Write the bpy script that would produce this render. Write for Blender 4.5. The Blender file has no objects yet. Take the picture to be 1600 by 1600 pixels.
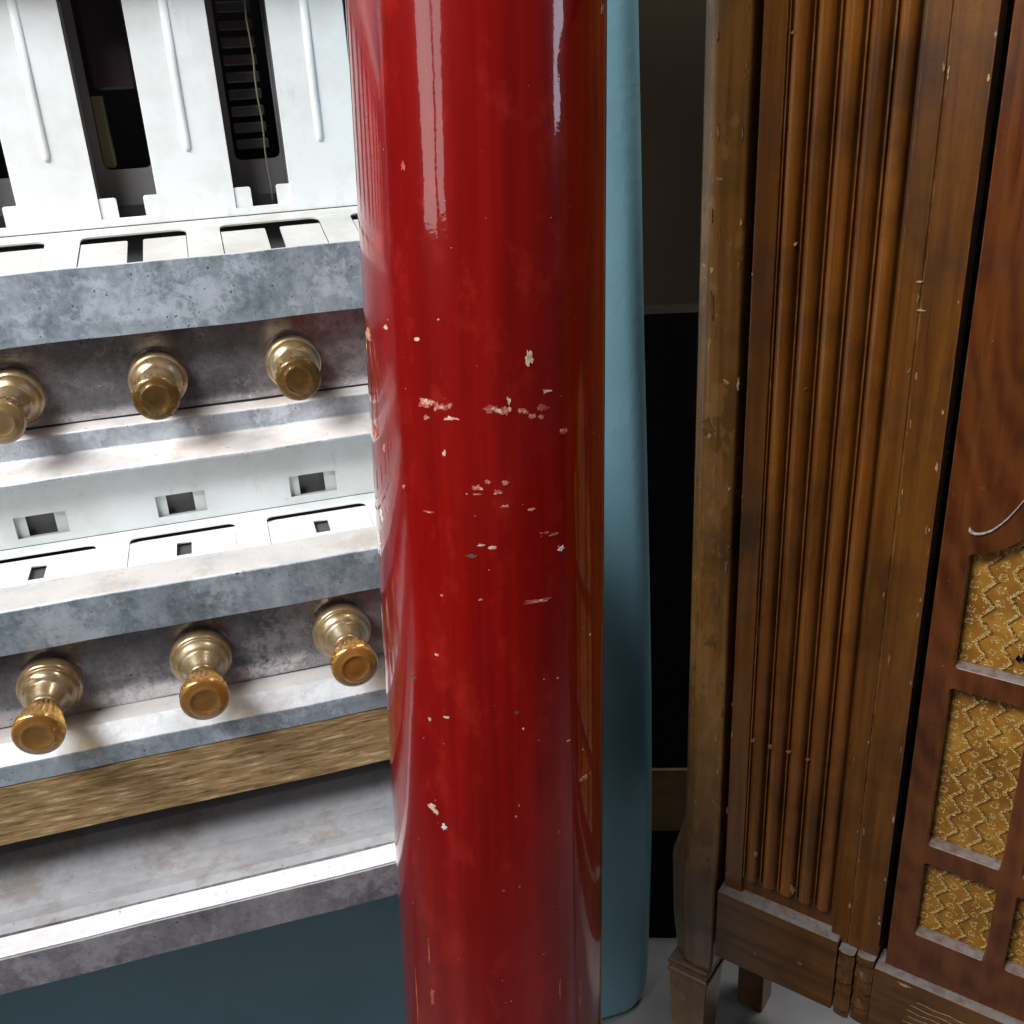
import bpy, bmesh, math, random
from mathutils import Vector, Matrix

# ------------------------------------------------------------------ camera, world, lamps, exposure
sc = bpy.context.scene
COL = sc.collection
rnd = random.Random(7)
R = math.radians

cam_d = bpy.data.cameras.new('camera')
cam = bpy.data.objects.new('camera', cam_d)
COL.objects.link(cam)
cam.matrix_world = Matrix(((0.9984569, 0.0555322, 0.0, 0.0),
                           (-0.0227355, 0.4087803, -0.9123496, 0.0),
                           (-0.0506647, 0.9109418, 0.409412, 1.0),
                           (0, 0, 0, 1)))
cam_d.sensor_width = 36.0
cam_d.lens = 36.0
cam_d.clip_start = 0.01
cam_d.clip_end = 100.0
sc.camera = cam

world = bpy.data.worlds.new('World')
sc.world = world
world.use_nodes = True
bg = world.node_tree.nodes['Background']
bg.inputs[0].default_value = (1.0, 0.97, 0.93, 1)
bg.inputs[1].default_value = 0.03

sc.view_settings.view_transform = 'Standard'
sc.view_settings.look = 'None'
sc.view_settings.exposure = 0.2
sc.view_settings.gamma = 1.0
sc.render.engine = 'CYCLES'
sc.cycles.max_bounces = 8


def area_lamp(name, loc, target, sx, sy, watts, color):
    d = bpy.data.lights.new(name, 'AREA')
    d.shape = 'RECTANGLE'
    d.size, d.size_y = sx, sy
    d.energy = watts
    d.color = color
    o = bpy.data.objects.new(name, d)
    COL.objects.link(o)
    o.location = loc
    o.rotation_euler = (Vector(target) - Vector(loc)).to_track_quat('-Z', 'Y').to_euler()
    return o


# ceiling tubes and an added floor light, then the shop window and the door behind the photographer
key = area_lamp('overhead_lamp', (-0.88, 0.00, 1.84), (-0.32, 0.74, 0.98), 1.15, 0.42, 13.0, (0.97, 0.985, 1.0))
key.data.spread = R(104)
back = area_lamp('overhead_lamp', (0.66, 1.00, 2.25), (0.36, 0.78, 0.0), 0.8, 0.2, 5.0, (1.0, 0.97, 0.92))  # added lamp without a known source, brightens the floor in the gap
back.data.spread = R(70)
area_lamp('window_light', (-1.86, -1.24, 1.72), (0.0, 0.5, 0.95), 0.58, 1.05, 4.2, (1.0, 0.98, 0.95))
area_lamp('window_light', (-1.47, -1.58, 1.66), (0.0, 0.5, 0.95), 0.30, 0.80, 1.5, (0.97, 0.98, 1.0))  # second pane, added to break up the reflection on the post
area_lamp('door_light', (1.75, 0.05, 1.75), (0.0, 0.5, 0.95), 0.34, 1.35, 5.0, (0.80, 0.80, 1.0))

# ------------------------------------------------------------------ node helpers


def mat_new(name):
    m = bpy.data.materials.new(name)
    m.use_nodes = True
    nt = m.node_tree
    b = nt.nodes['Principled BSDF']
    return m, nt, b


def N(nt, typ, **kw):
    n = nt.nodes.new(typ)
    for k, v in kw.items():
        if k == 'ins':
            for a, x in v.items():
                n.inputs[a].default_value = x
        else:
            setattr(n, k, v)
    return n


def L(nt, a, b):
    nt.links.new(a, b)


def coords(nt, scale=(1, 1, 1), rot=(0, 0, 0), loc=(0, 0, 0)):
    tc = N(nt, 'ShaderNodeTexCoord')
    mp = N(nt, 'ShaderNodeMapping')
    mp.inputs['Scale'].default_value = scale
    mp.inputs['Rotation'].default_value = rot
    mp.inputs['Location'].default_value = loc
    L(nt, tc.outputs['Object'], mp.inputs['Vector'])
    return mp.outputs['Vector']


def noise(nt, vec, scale, detail=4, rough=0.55, dist=0.0):
    n = N(nt, 'ShaderNodeTexNoise')
    n.inputs['Scale'].default_value = scale
    n.inputs['Detail'].default_value = detail
    n.inputs['Roughness'].default_value = rough
    n.inputs['Distortion'].default_value = dist
    L(nt, vec, n.inputs['Vector'])
    return n.outputs['Fac']


def ramp(nt, fac, stops):
    r = N(nt, 'ShaderNodeValToRGB')
    e = r.color_ramp.elements
    while len(e) < len(stops):
        e.new(0.5)
    for el, (p, c) in zip(e, stops):
        el.position = p
        el.color = (c[0], c[1], c[2], 1) if isinstance(c, tuple) else (c, c, c, 1)
    L(nt, fac, r.inputs['Fac'])
    return r.outputs['Color']


def mix(nt, fac, a, b, blend='MIX'):
    m = N(nt, 'ShaderNodeMix', data_type='RGBA', blend_type=blend)
    for sock, v in ((m.inputs[0], fac), (m.inputs[6], a), (m.inputs[7], b)):
        if isinstance(v, tuple):
            sock.default_value = (v[0], v[1], v[2], 1)
        elif isinstance(v, (int, float)):
            sock.default_value = v
        else:
            L(nt, v, sock)
    return m.outputs[2]


def math_n(nt, op, a, b=None, c=None):
    m = N(nt, 'ShaderNodeMath', operation=op)
    for i, v in enumerate((a, b, c)):
        if v is None:
            continue
        if isinstance(v, (int, float)):
            m.inputs[i].default_value = v
        else:
            L(nt, v, m.inputs[i])
    return m.outputs[0]


def bump(nt, b, height, strength, dist=0.001, normal=None):
    bn = N(nt, 'ShaderNodeBump')
    bn.inputs['Strength'].default_value = strength
    bn.inputs['Distance'].default_value = dist
    L(nt, height, bn.inputs['Height'])
    if normal is not None:
        L(nt, normal, bn.inputs['Normal'])
    L(nt, bn.outputs['Normal'], b.inputs['Normal'])
    return bn.outputs['Normal']


def up_mask(nt, lo=0.55, hi=0.9):
    g = N(nt, 'ShaderNodeNewGeometry')
    s = N(nt, 'ShaderNodeSeparateXYZ')
    L(nt, g.outputs['True Normal'], s.inputs[0])
    mr = N(nt, 'ShaderNodeMapRange', clamp=True)
    mr.inputs['From Min'].default_value = lo
    mr.inputs['From Max'].default_value = hi
    L(nt, s.outputs['Z'], mr.inputs['Value'])
    return mr.outputs['Result']


# ------------------------------------------------------------------ materials
def m_white(name, c, dirt, amount):
    m, nt, b = mat_new(name)
    v = coords(nt)
    n1 = noise(nt, v, 28, 6, 0.6)
    n2 = noise(nt, v, 420, 3, 0.6)
    col = mix(nt, ramp(nt, n1, [(0.42, 0.0), (0.75, amount)]), c, dirt)
    col = mix(nt, ramp(nt, n2, [(0.68, 0.0), (0.76, 0.6)]), col, (0.30, 0.27, 0.22))
    sm = noise(nt, coords(nt, (1, 1, 0.35)), 60, 7, 0.7)
    col = mix(nt, ramp(nt, sm, [(0.60, 0.0), (0.74, 0.4)]), col, (0.50, 0.46, 0.38))
    L(nt, col, b.inputs['Base Color'])
    L(nt, ramp(nt, n1, [(0.3, 0.32), (0.7, 0.5)]), b.inputs['Roughness'])
    bump(nt, b, n2, 0.06, 0.0006)
    return m


WHITE = m_white('white_enamel', (0.81, 0.835, 0.835), (0.60, 0.60, 0.55), 0.6)
CREAM = m_white('dusty_cream_enamel', (0.60, 0.585, 0.555), (0.44, 0.415, 0.37), 0.8)


def m_galv(name, dark, light, metallic, scale=1.0, dust=(0.62, 0.57, 0.53), rough=(0.34, 0.55), stain=0.5):
    """weathered zinc: cloudy spangle, pale bloom with hard edges, run marks, pits, scratches, dust on what lies flat"""
    m, nt, b = mat_new(name)
    v = coords(nt)
    big = noise(nt, v, 13 * scale, 3, 0.5, 0.4)
    med = noise(nt, v, 60 * scale, 12, 0.74, 0.3)
    fine = noise(nt, v, 260, 6, 0.7, 0.4)
    drip = noise(nt, coords(nt, (46, 46, 7)), 1.6, 5, 0.6)
    f = math_n(nt, 'MULTIPLY_ADD', big, 0.42, math_n(nt, 'MULTIPLY', med, 0.42))
    f = math_n(nt, 'MULTIPLY_ADD', drip, 0.24, f)
    f = math_n(nt, 'MULTIPLY_ADD', math_n(nt, 'SUBTRACT', fine, 0.5), 0.30, f)
    mid = tuple((a + c) / 2 for a, c in zip(dark, light))
    blot = ramp(nt, f, [(0.36, tuple(x * 0.55 for x in dark)), (0.47, dark), (0.56, mid), (0.68, light)])
    bloom = math_n(nt, 'MULTIPLY_ADD', noise(nt, v, 24 * scale, 3, 0.5), 0.55, math_n(nt, 'MULTIPLY', noise(nt, v, 150, 8, 0.75, 0.3), 0.55))
    blot = mix(nt, ramp(nt, bloom, [(0.575, 0.0), (0.60, 0.30), (0.66, 0.65)]), blot, tuple(min(0.92, x * 1.30) for x in light))
    pits = noise(nt, v, 300, 2, 0.5)
    blot = mix(nt, ramp(nt, pits, [(0.70, 0.0), (0.745, 0.85)]), blot, (0.10, 0.085, 0.075))
    scr = noise(nt, coords(nt, (9, 300, 300), (0.05, 0.12, 0.03)), 3.0, 3, 0.6)
    blot = mix(nt, ramp(nt, scr, [(0.71, 0.0), (0.75, 0.6)]), blot, tuple(min(0.95, x * 1.35) for x in light))
    dn = noise(nt, v, 40, 6, 0.65)
    dm = math_n(nt, 'MULTIPLY', up_mask(nt, 0.5, 0.95), ramp_val(nt, dn, 0.25, 0.7, 0.55, 1.0))
    st = math_n(nt, 'MULTIPLY_ADD', noise(nt, v, 17, 2, 0.5), 0.6, math_n(nt, 'MULTIPLY', noise(nt, v, 90, 6, 0.7), 0.4))
    dcol = mix(nt, ramp(nt, st, [(0.50, 0.0), (0.60, stain)]), dust, tuple(x * y for x, y in zip(dust, (0.62, 0.50, 0.38))))
    dcol = mix(nt, ramp(nt, noise(nt, v, 240, 3, 0.6), [(0.68, 0.0), (0.73, 0.8)]), dcol, (0.13, 0.10, 0.09))
    col = mix(nt, dm, blot, dcol)
    L(nt, col, b.inputs['Base Color'])
    met = math_n(nt, 'MULTIPLY', math_n(nt, 'SUBTRACT', 1.0, math_n(nt, 'MULTIPLY', dm, 0.85)), metallic)
    L(nt, met, b.inputs['Metallic'])
    ro = ramp(nt, med, [(0.35, rough[0]), (0.65, rough[1])])
    L(nt, mix(nt, dm, ro, (0.65, 0.65, 0.65)), b.inputs['Roughness'])
    bump(nt, b, f, 0.30, 0.0010)
    return m


def ramp_val(nt, v, a, b_, lo, hi):
    mr = N(nt, 'ShaderNodeMapRange', clamp=True)
    for k, x in (('From Min', a), ('From Max', b_), ('To Min', lo), ('To Max', hi)):
        mr.inputs[k].default_value = x
    L(nt, v, mr.inputs['Value'])
    return mr.outputs['Result']


GALV = m_galv('galvanised_steel', (0.27, 0.33, 0.38), (0.55, 0.61, 0.68), 0.45)
TRAYM = m_galv('worn_tray_steel', (0.17, 0.175, 0.185), (0.44, 0.45, 0.49), 0.45, 0.9, (0.42, 0.42, 0.44), (0.4, 0.6), 0.7)
APRON = m_galv('mauve_apron_steel', (0.25, 0.24, 0.265), (0.45, 0.43, 0.47), 0.3, 1.0, (0.5, 0.5, 0.5), (0.4, 0.6))
LIPM = m_galv('rubbed_lip_steel', (0.55, 0.55, 0.57), (0.85, 0.85, 0.88), 0.30, 1.0, (0.82, 0.82, 0.84), (0.34, 0.55), 0.2)
STEPM = m_galv('stepped_moulding_steel', (0.32, 0.37, 0.42), (0.60, 0.64, 0.70), 0.45, 0.9, (0.80, 0.73, 0.68))
POLI = m_galv('polished_panel_steel', (0.34, 0.325, 0.345), (0.64, 0.625, 0.645), 0.74, 0.55, (0.6, 0.55, 0.5), (0.13, 0.30))


def m_tan():
    m, nt, b = mat_new('streaked_tan_metal')
    v = coords(nt, (6, 60, 60))
    a = noise(nt, v, 7, 7, 0.7, 0.3)
    v2 = coords(nt, (14, 120, 120))
    c = noise(nt, v2, 8, 5, 0.7)
    col = ramp(nt, a, [(0.34, (0.13, 0.075, 0.03)), (0.46, (0.32, 0.20, 0.085)), (0.56, (0.44, 0.30, 0.14)), (0.66, (0.72, 0.55, 0.33))])
    col = mix(nt, ramp(nt, c, [(0.64, 0.0), (0.74, 0.6)]), col, (0.72, 0.60, 0.42))
    lg = noise(nt, coords(nt, (5, 260, 260), (0.0, 0.05, 0.0)), 3, 4, 0.6)
    col = mix(nt, ramp(nt, lg, [(0.66, 0.0), (0.72, 0.8)]), col, (0.75, 0.64, 0.46))
    col = mix(nt, ramp(nt, c, [(0.25, 0.7), (0.34, 0.0)]), col, (0.07, 0.05, 0.03))
    L(nt, col, b.inputs['Base Color'])
    b.inputs['Metallic'].default_value = 0.35
    b.inputs['Roughness'].default_value = 0.48
    bump(nt, b, a, 0.15, 0.0005)
    return m


TAN = m_tan()


def m_paint(name, c1, c2, rough, spot):
    m, nt, b = mat_new(name)
    v = coords(nt)
    n1 = noise(nt, v, 9, 6, 0.6)
    n2 = noise(nt, v, 160, 4, 0.55)
    n3 = noise(nt, v, 60, 3, 0.5)
    col = mix(nt, ramp(nt, n1, [(0.35, 0.0), (0.7, 1.0)]), c1, c2)
    col = mix(nt, ramp(nt, n2, [(0.70, 0.0), (0.76, 0.7)]), col, spot)
    L(nt, col, b.inputs['Base Color'])
    b.inputs['Roughness'].default_value = rough
    h = math_n(nt, 'MULTIPLY_ADD', n3, 1.6, n2)
    bump(nt, b, h, 0.22, 0.0012)
    return m


BLUE = m_paint('light_blue_paint', (0.24, 0.46, 0.56), (0.20, 0.39, 0.47), 0.34, (0.08, 0.16, 0.20))
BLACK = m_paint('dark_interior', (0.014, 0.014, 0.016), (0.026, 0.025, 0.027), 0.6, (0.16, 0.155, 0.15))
GREY = m_paint('grey_inner_steel', (0.22, 0.21, 0.205), (0.13, 0.13, 0.14), 0.4, (0.4, 0.4, 0.4))
DGREY = m_paint('dark_grey_steel', (0.085, 0.085, 0.09), (0.06, 0.06, 0.065), 0.5, (0.25, 0.25, 0.25))
RUNG = m_paint('black_rung_plastic', (0.05, 0.051, 0.055), (0.085, 0.085, 0.09), 0.35, (0.2, 0.2, 0.2))
OLIVE = m_paint('olive_card', (0.17, 0.155, 0.08), (0.11, 0.10, 0.06), 0.6, (0.1, 0.1, 0.05))
WIRE = m_paint('tan_wire', (0.22, 0.19, 0.12), (0.16, 0.14, 0.09), 0.5, (0.1, 0.1, 0.05))
MAROON = m_paint('dark_purple_card', (0.050, 0.028, 0.036), (0.020, 0.014, 0.018), 0.4, (0.25, 0.22, 0.23))


def m_gold(name, base, dust, metallic, trans, r0=0.20, r1=0.48, dusty=0.8):
    m, nt, b = mat_new(name)
    v = coords(nt)
    oi = N(nt, 'ShaderNodeObjectInfo')
    vv = N(nt, 'ShaderNodeVectorMath', operation='ADD')
    L(nt, v, vv.inputs[0])
    L(nt, oi.outputs['Random'], vv.inputs[1])
    n1 = noise(nt, vv.outputs[0], 95, 7, 0.7, 0.4)
    n2 = noise(nt, vv.outputs[0], 45, 4, 0.6)
    col = mix(nt, ramp(nt, n1, [(0.42, 0.0), (0.66, dusty)]), base, dust)
    col = mix(nt, ramp(nt, n1, [(0.26, 0.75), (0.42, 0.0)]), col, tuple(x * 0.25 for x in base))
    L(nt, col, b.inputs['Base Color'])
    b.inputs['Metallic'].default_value = metallic
    L(nt, ramp(nt, n2, [(0.35, r0), (0.7, r1)]), b.inputs['Roughness'])
    b.inputs['Transmission Weight'].default_value = trans
    b.inputs['Coat Weight'].default_value = 0.6
    b.inputs['Coat Roughness'].default_value = 0.12
    bump(nt, b, n1, 0.08, 0.0005)
    return m


GOLD = m_gold('tarnished_gold', (0.30, 0.195, 0.080), (0.42, 0.345, 0.24), 0.6, 0.0)
AMBER = m_gold('amber_cap', (0.97, 0.66, 0.24), (0.62, 0.46, 0.23), 0.0, 0.95, 0.03, 0.14, 0.5)

BROWNCAP = m_gold('brown_gold_cap', (0.30, 0.18, 0.06), (0.26, 0.20, 0.11), 0.35, 0.12)


def m_red():
    m, nt, b = mat_new('red_lacquer')
    v = coords(nt, (55, 55, 2.2))
    g = noise(nt, v, 1.6, 6, 0.6, 0.2)
    v2 = coords(nt, (1, 1, 0.35))
    big = noise(nt, v2, 11, 4, 0.5)
    v3 = coords(nt)
    fine = noise(nt, v3, 350, 3, 0.6)
    streak = noise(nt, coords(nt, (150, 150, 4)), 1.3, 5, 0.65)
    g = math_n(nt, 'MULTIPLY_ADD', streak, 0.30, math_n(nt, 'MULTIPLY', g, 0.72))
    col = ramp(nt, g, [(0.34, (0.15, 0.0022, 0.0016)), (0.52, (0.225, 0.0036, 0.0022)), (0.72, (0.30, 0.0070, 0.0035))])
    col = mix(nt, ramp(nt, big, [(0.36, 0.0), (0.66, 0.7)]), col, (0.13, 0.0016, 0.0016), 'MIX')
    mot = noise(nt, coords(nt, (1, 1, 0.6)), 48, 6, 0.7)
    col = mix(nt, ramp(nt, mot, [(0.54, 0.0), (0.75, 0.55)]), col, (0.36, 0.020, 0.012))
    col = mix(nt, ramp(nt, mot, [(0.22, 0.5), (0.42, 0.0)]), col, (0.09, 0.0012, 0.0012))
    col = mix(nt, ramp(nt, fine, [(0.72, 0.0), (0.79, 0.5)]), col, (0.50, 0.16, 0.11))
    L(nt, col, b.inputs['Base Color'])
    b.inputs['Roughness'].default_value = 0.22
    b.inputs['Specular IOR Level'].default_value = 0.15
    b.inputs['Coat Weight'].default_value = 1.0
    b.inputs['Coat IOR'].default_value = 1.62
    sm = noise(nt, coords(nt, (1, 1, 0.5)), 26, 5, 0.6)
    L(nt, ramp(nt, sm, [(0.42, 0.035), (0.62, 0.10), (0.78, 0.32)]), b.inputs['Coat Roughness'])
    wav = noise(nt, coords(nt, (1, 1, 0.22)), 30, 2, 0.4)
    dents = noise(nt, v3, 75, 4, 0.6)
    h = math_n(nt, 'MULTIPLY_ADD', dents, 0.10, wav)
    bn = N(nt, 'ShaderNodeBump')
    bn.inputs['Strength'].default_value = 0.35
    bn.inputs['Distance'].default_value = 0.0022
    L(nt, h, bn.inputs['Height'])
    L(nt, bn.outputs[0], b.inputs['Normal'])
    L(nt, bn.outputs[0], b.inputs['Coat Normal'])
    return m


RED = m_red()


def m_flat(name, c, c2, rough=0.7, sc_=400):
    m, nt, b = mat_new(name)
    n1 = noise(nt, coords(nt), sc_, 4, 0.6)
    L(nt, mix(nt, ramp(nt, n1, [(0.35, 0.0), (0.65, 1.0)]), c, c2), b.inputs['Base Color'])
    b.inputs['Roughness'].default_value = rough
    bump(nt, b, n1, 0.5, 0.0006)
    return m


CHIP = [m_flat('bare_cream_wood', (0.66, 0.50, 0.38), (0.45, 0.26, 0.17)),
        m_flat('pink_scuff', (0.55, 0.23, 0.17), (0.36, 0.07, 0.05)),
        m_flat('faint_scuff', (0.42, 0.10, 0.08), (0.30, 0.03, 0.025), 0.4),
        m_flat('white_fleck', (0.75, 0.74, 0.72), (0.55, 0.52, 0.50)),
        m_flat('grey_dent', (0.13, 0.08, 0.06), (0.06, 0.02, 0.015)),
        m_flat('orange_split', (0.42, 0.13, 0.03), (0.25, 0.04, 0.01)),
        m_flat('bare_tan_wood', (0.48, 0.27, 0.14), (0.34, 0.16, 0.08))]
CCHIP = [m_flat('bare_pale_wood', (0.60, 0.40, 0.20), (0.42, 0.24, 0.10)),
         m_flat('worn_tan_wood', (0.30, 0.16, 0.06), (0.20, 0.09, 0.03)),
         m_flat('rubbed_wood', (0.20, 0.095, 0.030), (0.13, 0.055, 0.018), 0.35, 160),
         m_flat('grey_scuff', (0.28, 0.22, 0.18), (0.18, 0.12, 0.09))]

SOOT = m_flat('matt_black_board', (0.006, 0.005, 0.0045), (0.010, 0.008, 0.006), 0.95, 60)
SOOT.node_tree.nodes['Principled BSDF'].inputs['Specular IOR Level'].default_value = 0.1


def m_wood(name, dark, mid, light, axis='z', rough=0.36, figure=0.0, dust=0.85, worn=0.0):
    m, nt, b = mat_new(name)
    st = {'z': (34, 34, 1.6), 'x': (1.6, 34, 34)}[axis]
    v = coords(nt, st)
    g = noise(nt, v, 3.2, 7, 0.62, 0.35)
    st2 = {'z': (170, 170, 5), 'x': (5, 170, 170)}[axis]
    pores = noise(nt, coords(nt, st2), 5, 3, 0.6)
    blot = noise(nt, coords(nt), 13, 5, 0.6)
    col = ramp(nt, g, [(0.28, dark), (0.50, mid), (0.74, light)])
    col = mix(nt, ramp(nt, blot, [(0.48, 0.0), (0.70, 0.7)]), col, tuple(x * 0.36 for x in dark))
    if figure:
        w = N(nt, 'ShaderNodeTexWave', wave_type='RINGS', rings_direction='SPHERICAL')
        w.inputs['Scale'].default_value = 9
        w.inputs['Distortion'].default_value = 5.5
        w.inputs['Detail'].default_value = 3
        w.inputs['Detail Scale'].default_value = 2.0
        L(nt, coords(nt, (3.2, 3.2, 1.0), (0, 0, 0), (-0.75, 0, -0.95)), w.inputs['Vector'])
        col = mix(nt, math_n(nt, 'MULTIPLY', w.outputs['Fac'], figure), col, tuple(min(1, x * 1.25) for x in light))
    col = mix(nt, ramp(nt, pores, [(0.30, 0.4), (0.40, 0.0)]), col, tuple(x * 0.4 for x in dark))
    fleck = noise(nt, coords(nt), 260, 3, 0.6, 0.8)
    col = mix(nt, ramp(nt, fleck, [(0.735, 0.0), (0.76, 0.75)]), col, (0.34, 0.19, 0.085))
    bev = N(nt, 'ShaderNodeBevel', samples=4)
    bev.inputs['Radius'].default_value = 0.0011
    geo = N(nt, 'ShaderNodeNewGeometry')
    dot = N(nt, 'ShaderNodeVectorMath', operation='DOT_PRODUCT')
    L(nt, bev.outputs[0], dot.inputs[0])
    L(nt, geo.outputs['Normal'], dot.inputs[1])
    edge = ramp_val(nt, dot.outputs['Value'], 0.90, 0.985, 1.0, 0.0)
    en = noise(nt, coords(nt, (1, 1, 0.45)), 120, 6, 0.7)
    edge = math_n(nt, 'MULTIPLY', edge, ramp_val(nt, en, 0.46, 0.60, 0.0, 0.8))
    col = mix(nt, edge, col, (0.36, 0.19, 0.075))
    if worn:
        wp = math_n(nt, 'MULTIPLY_ADD', noise(nt, coords(nt, (1, 1, 0.4)), 16, 2, 0.5), 0.5, math_n(nt, 'MULTIPLY', noise(nt, coords(nt, (1, 1, 0.5)), 70, 8, 0.72), 0.5))
        col = mix(nt, ramp(nt, wp, [(0.525, 0.0), (0.545, worn)]), col, (0.34, 0.17, 0.055))
        wq = noise(nt, coords(nt, (1, 1, 0.3)), 150, 5, 0.7)
        col = mix(nt, ramp(nt, wq, [(0.665, 0.0), (0.69, 0.8)]), col, (0.46, 0.27, 0.12))
    dn = noise(nt, coords(nt), 150, 4, 0.6)
    dm = math_n(nt, 'MULTIPLY', up_mask(nt, 0.72, 0.95), ramp_val(nt, dn, 0.30, 0.55, 0.35, dust))
    col = mix(nt, dm, col, (0.36, 0.325, 0.30))
    L(nt, col, b.inputs['Base Color'])
    ro = ramp(nt, blot, [(0.35, rough - 0.08), (0.7, rough + 0.14)])
    L(nt, mix(nt, dm, ro, (0.9, 0.9, 0.9)), b.inputs['Roughness'])
    b.inputs['Coat Weight'].default_value = 0.2
    b.inputs['Coat Roughness'].default_value = 0.25
    b.inputs['Specular IOR Level'].default_value = 0.4
    h = math_n(nt, 'MULTIPLY_ADD', pores, 0.5, math_n(nt, 'MULTIPLY', fleck, 0.7))
    bump(nt, b, h, 0.16, 0.0008)
    return m


WALNUT = m_wood('aged_walnut', (0.0822, 0.0266, 0.0049), (0.1449, 0.0496, 0.0069), (0.2222, 0.0843, 0.0121), 'z', 0.30)
POSTW = m_wood('worn_post_walnut', (0.120, 0.050, 0.0090), (0.210, 0.090, 0.0150), (0.290, 0.130, 0.0230), 'z', 0.26, 0.0, 0.85, 0.42)
REEDW = m_wood('reed_walnut', (0.1060, 0.0329, 0.0051), (0.2066, 0.0668, 0.0077), (0.3284, 0.1211, 0.0154), 'z', 0.24)
DOORW = m_wood('figured_red_walnut', (0.0662, 0.0144, 0.0033), (0.1049, 0.0247, 0.0047), (0.1656, 0.0494, 0.0089), 'z', 0.26, 0.35)
RAILW = m_wood('rail_walnut', (0.0761, 0.0270, 0.0057), (0.1346, 0.0508, 0.0104), (0.2106, 0.0886, 0.0199), 'x')
DARKW = m_wood('brown_rail_board', (0.11, 0.055, 0.014), (0.16, 0.085, 0.022), (0.21, 0.115, 0.035), 'x', 0.7, 0.0, 0.1)  # plain brown wood for the lower rail
GLINT = m_flat('pale_groove_glint', (0.52, 0.47, 0.44), (0.25, 0.20, 0.18), 0.4)  # pale tone standing in for highlights along the carved groove
GROOVE = m_flat('pale_gouge', (0.36, 0.22, 0.10), (0.16, 0.08, 0.03), 0.7)


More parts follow.
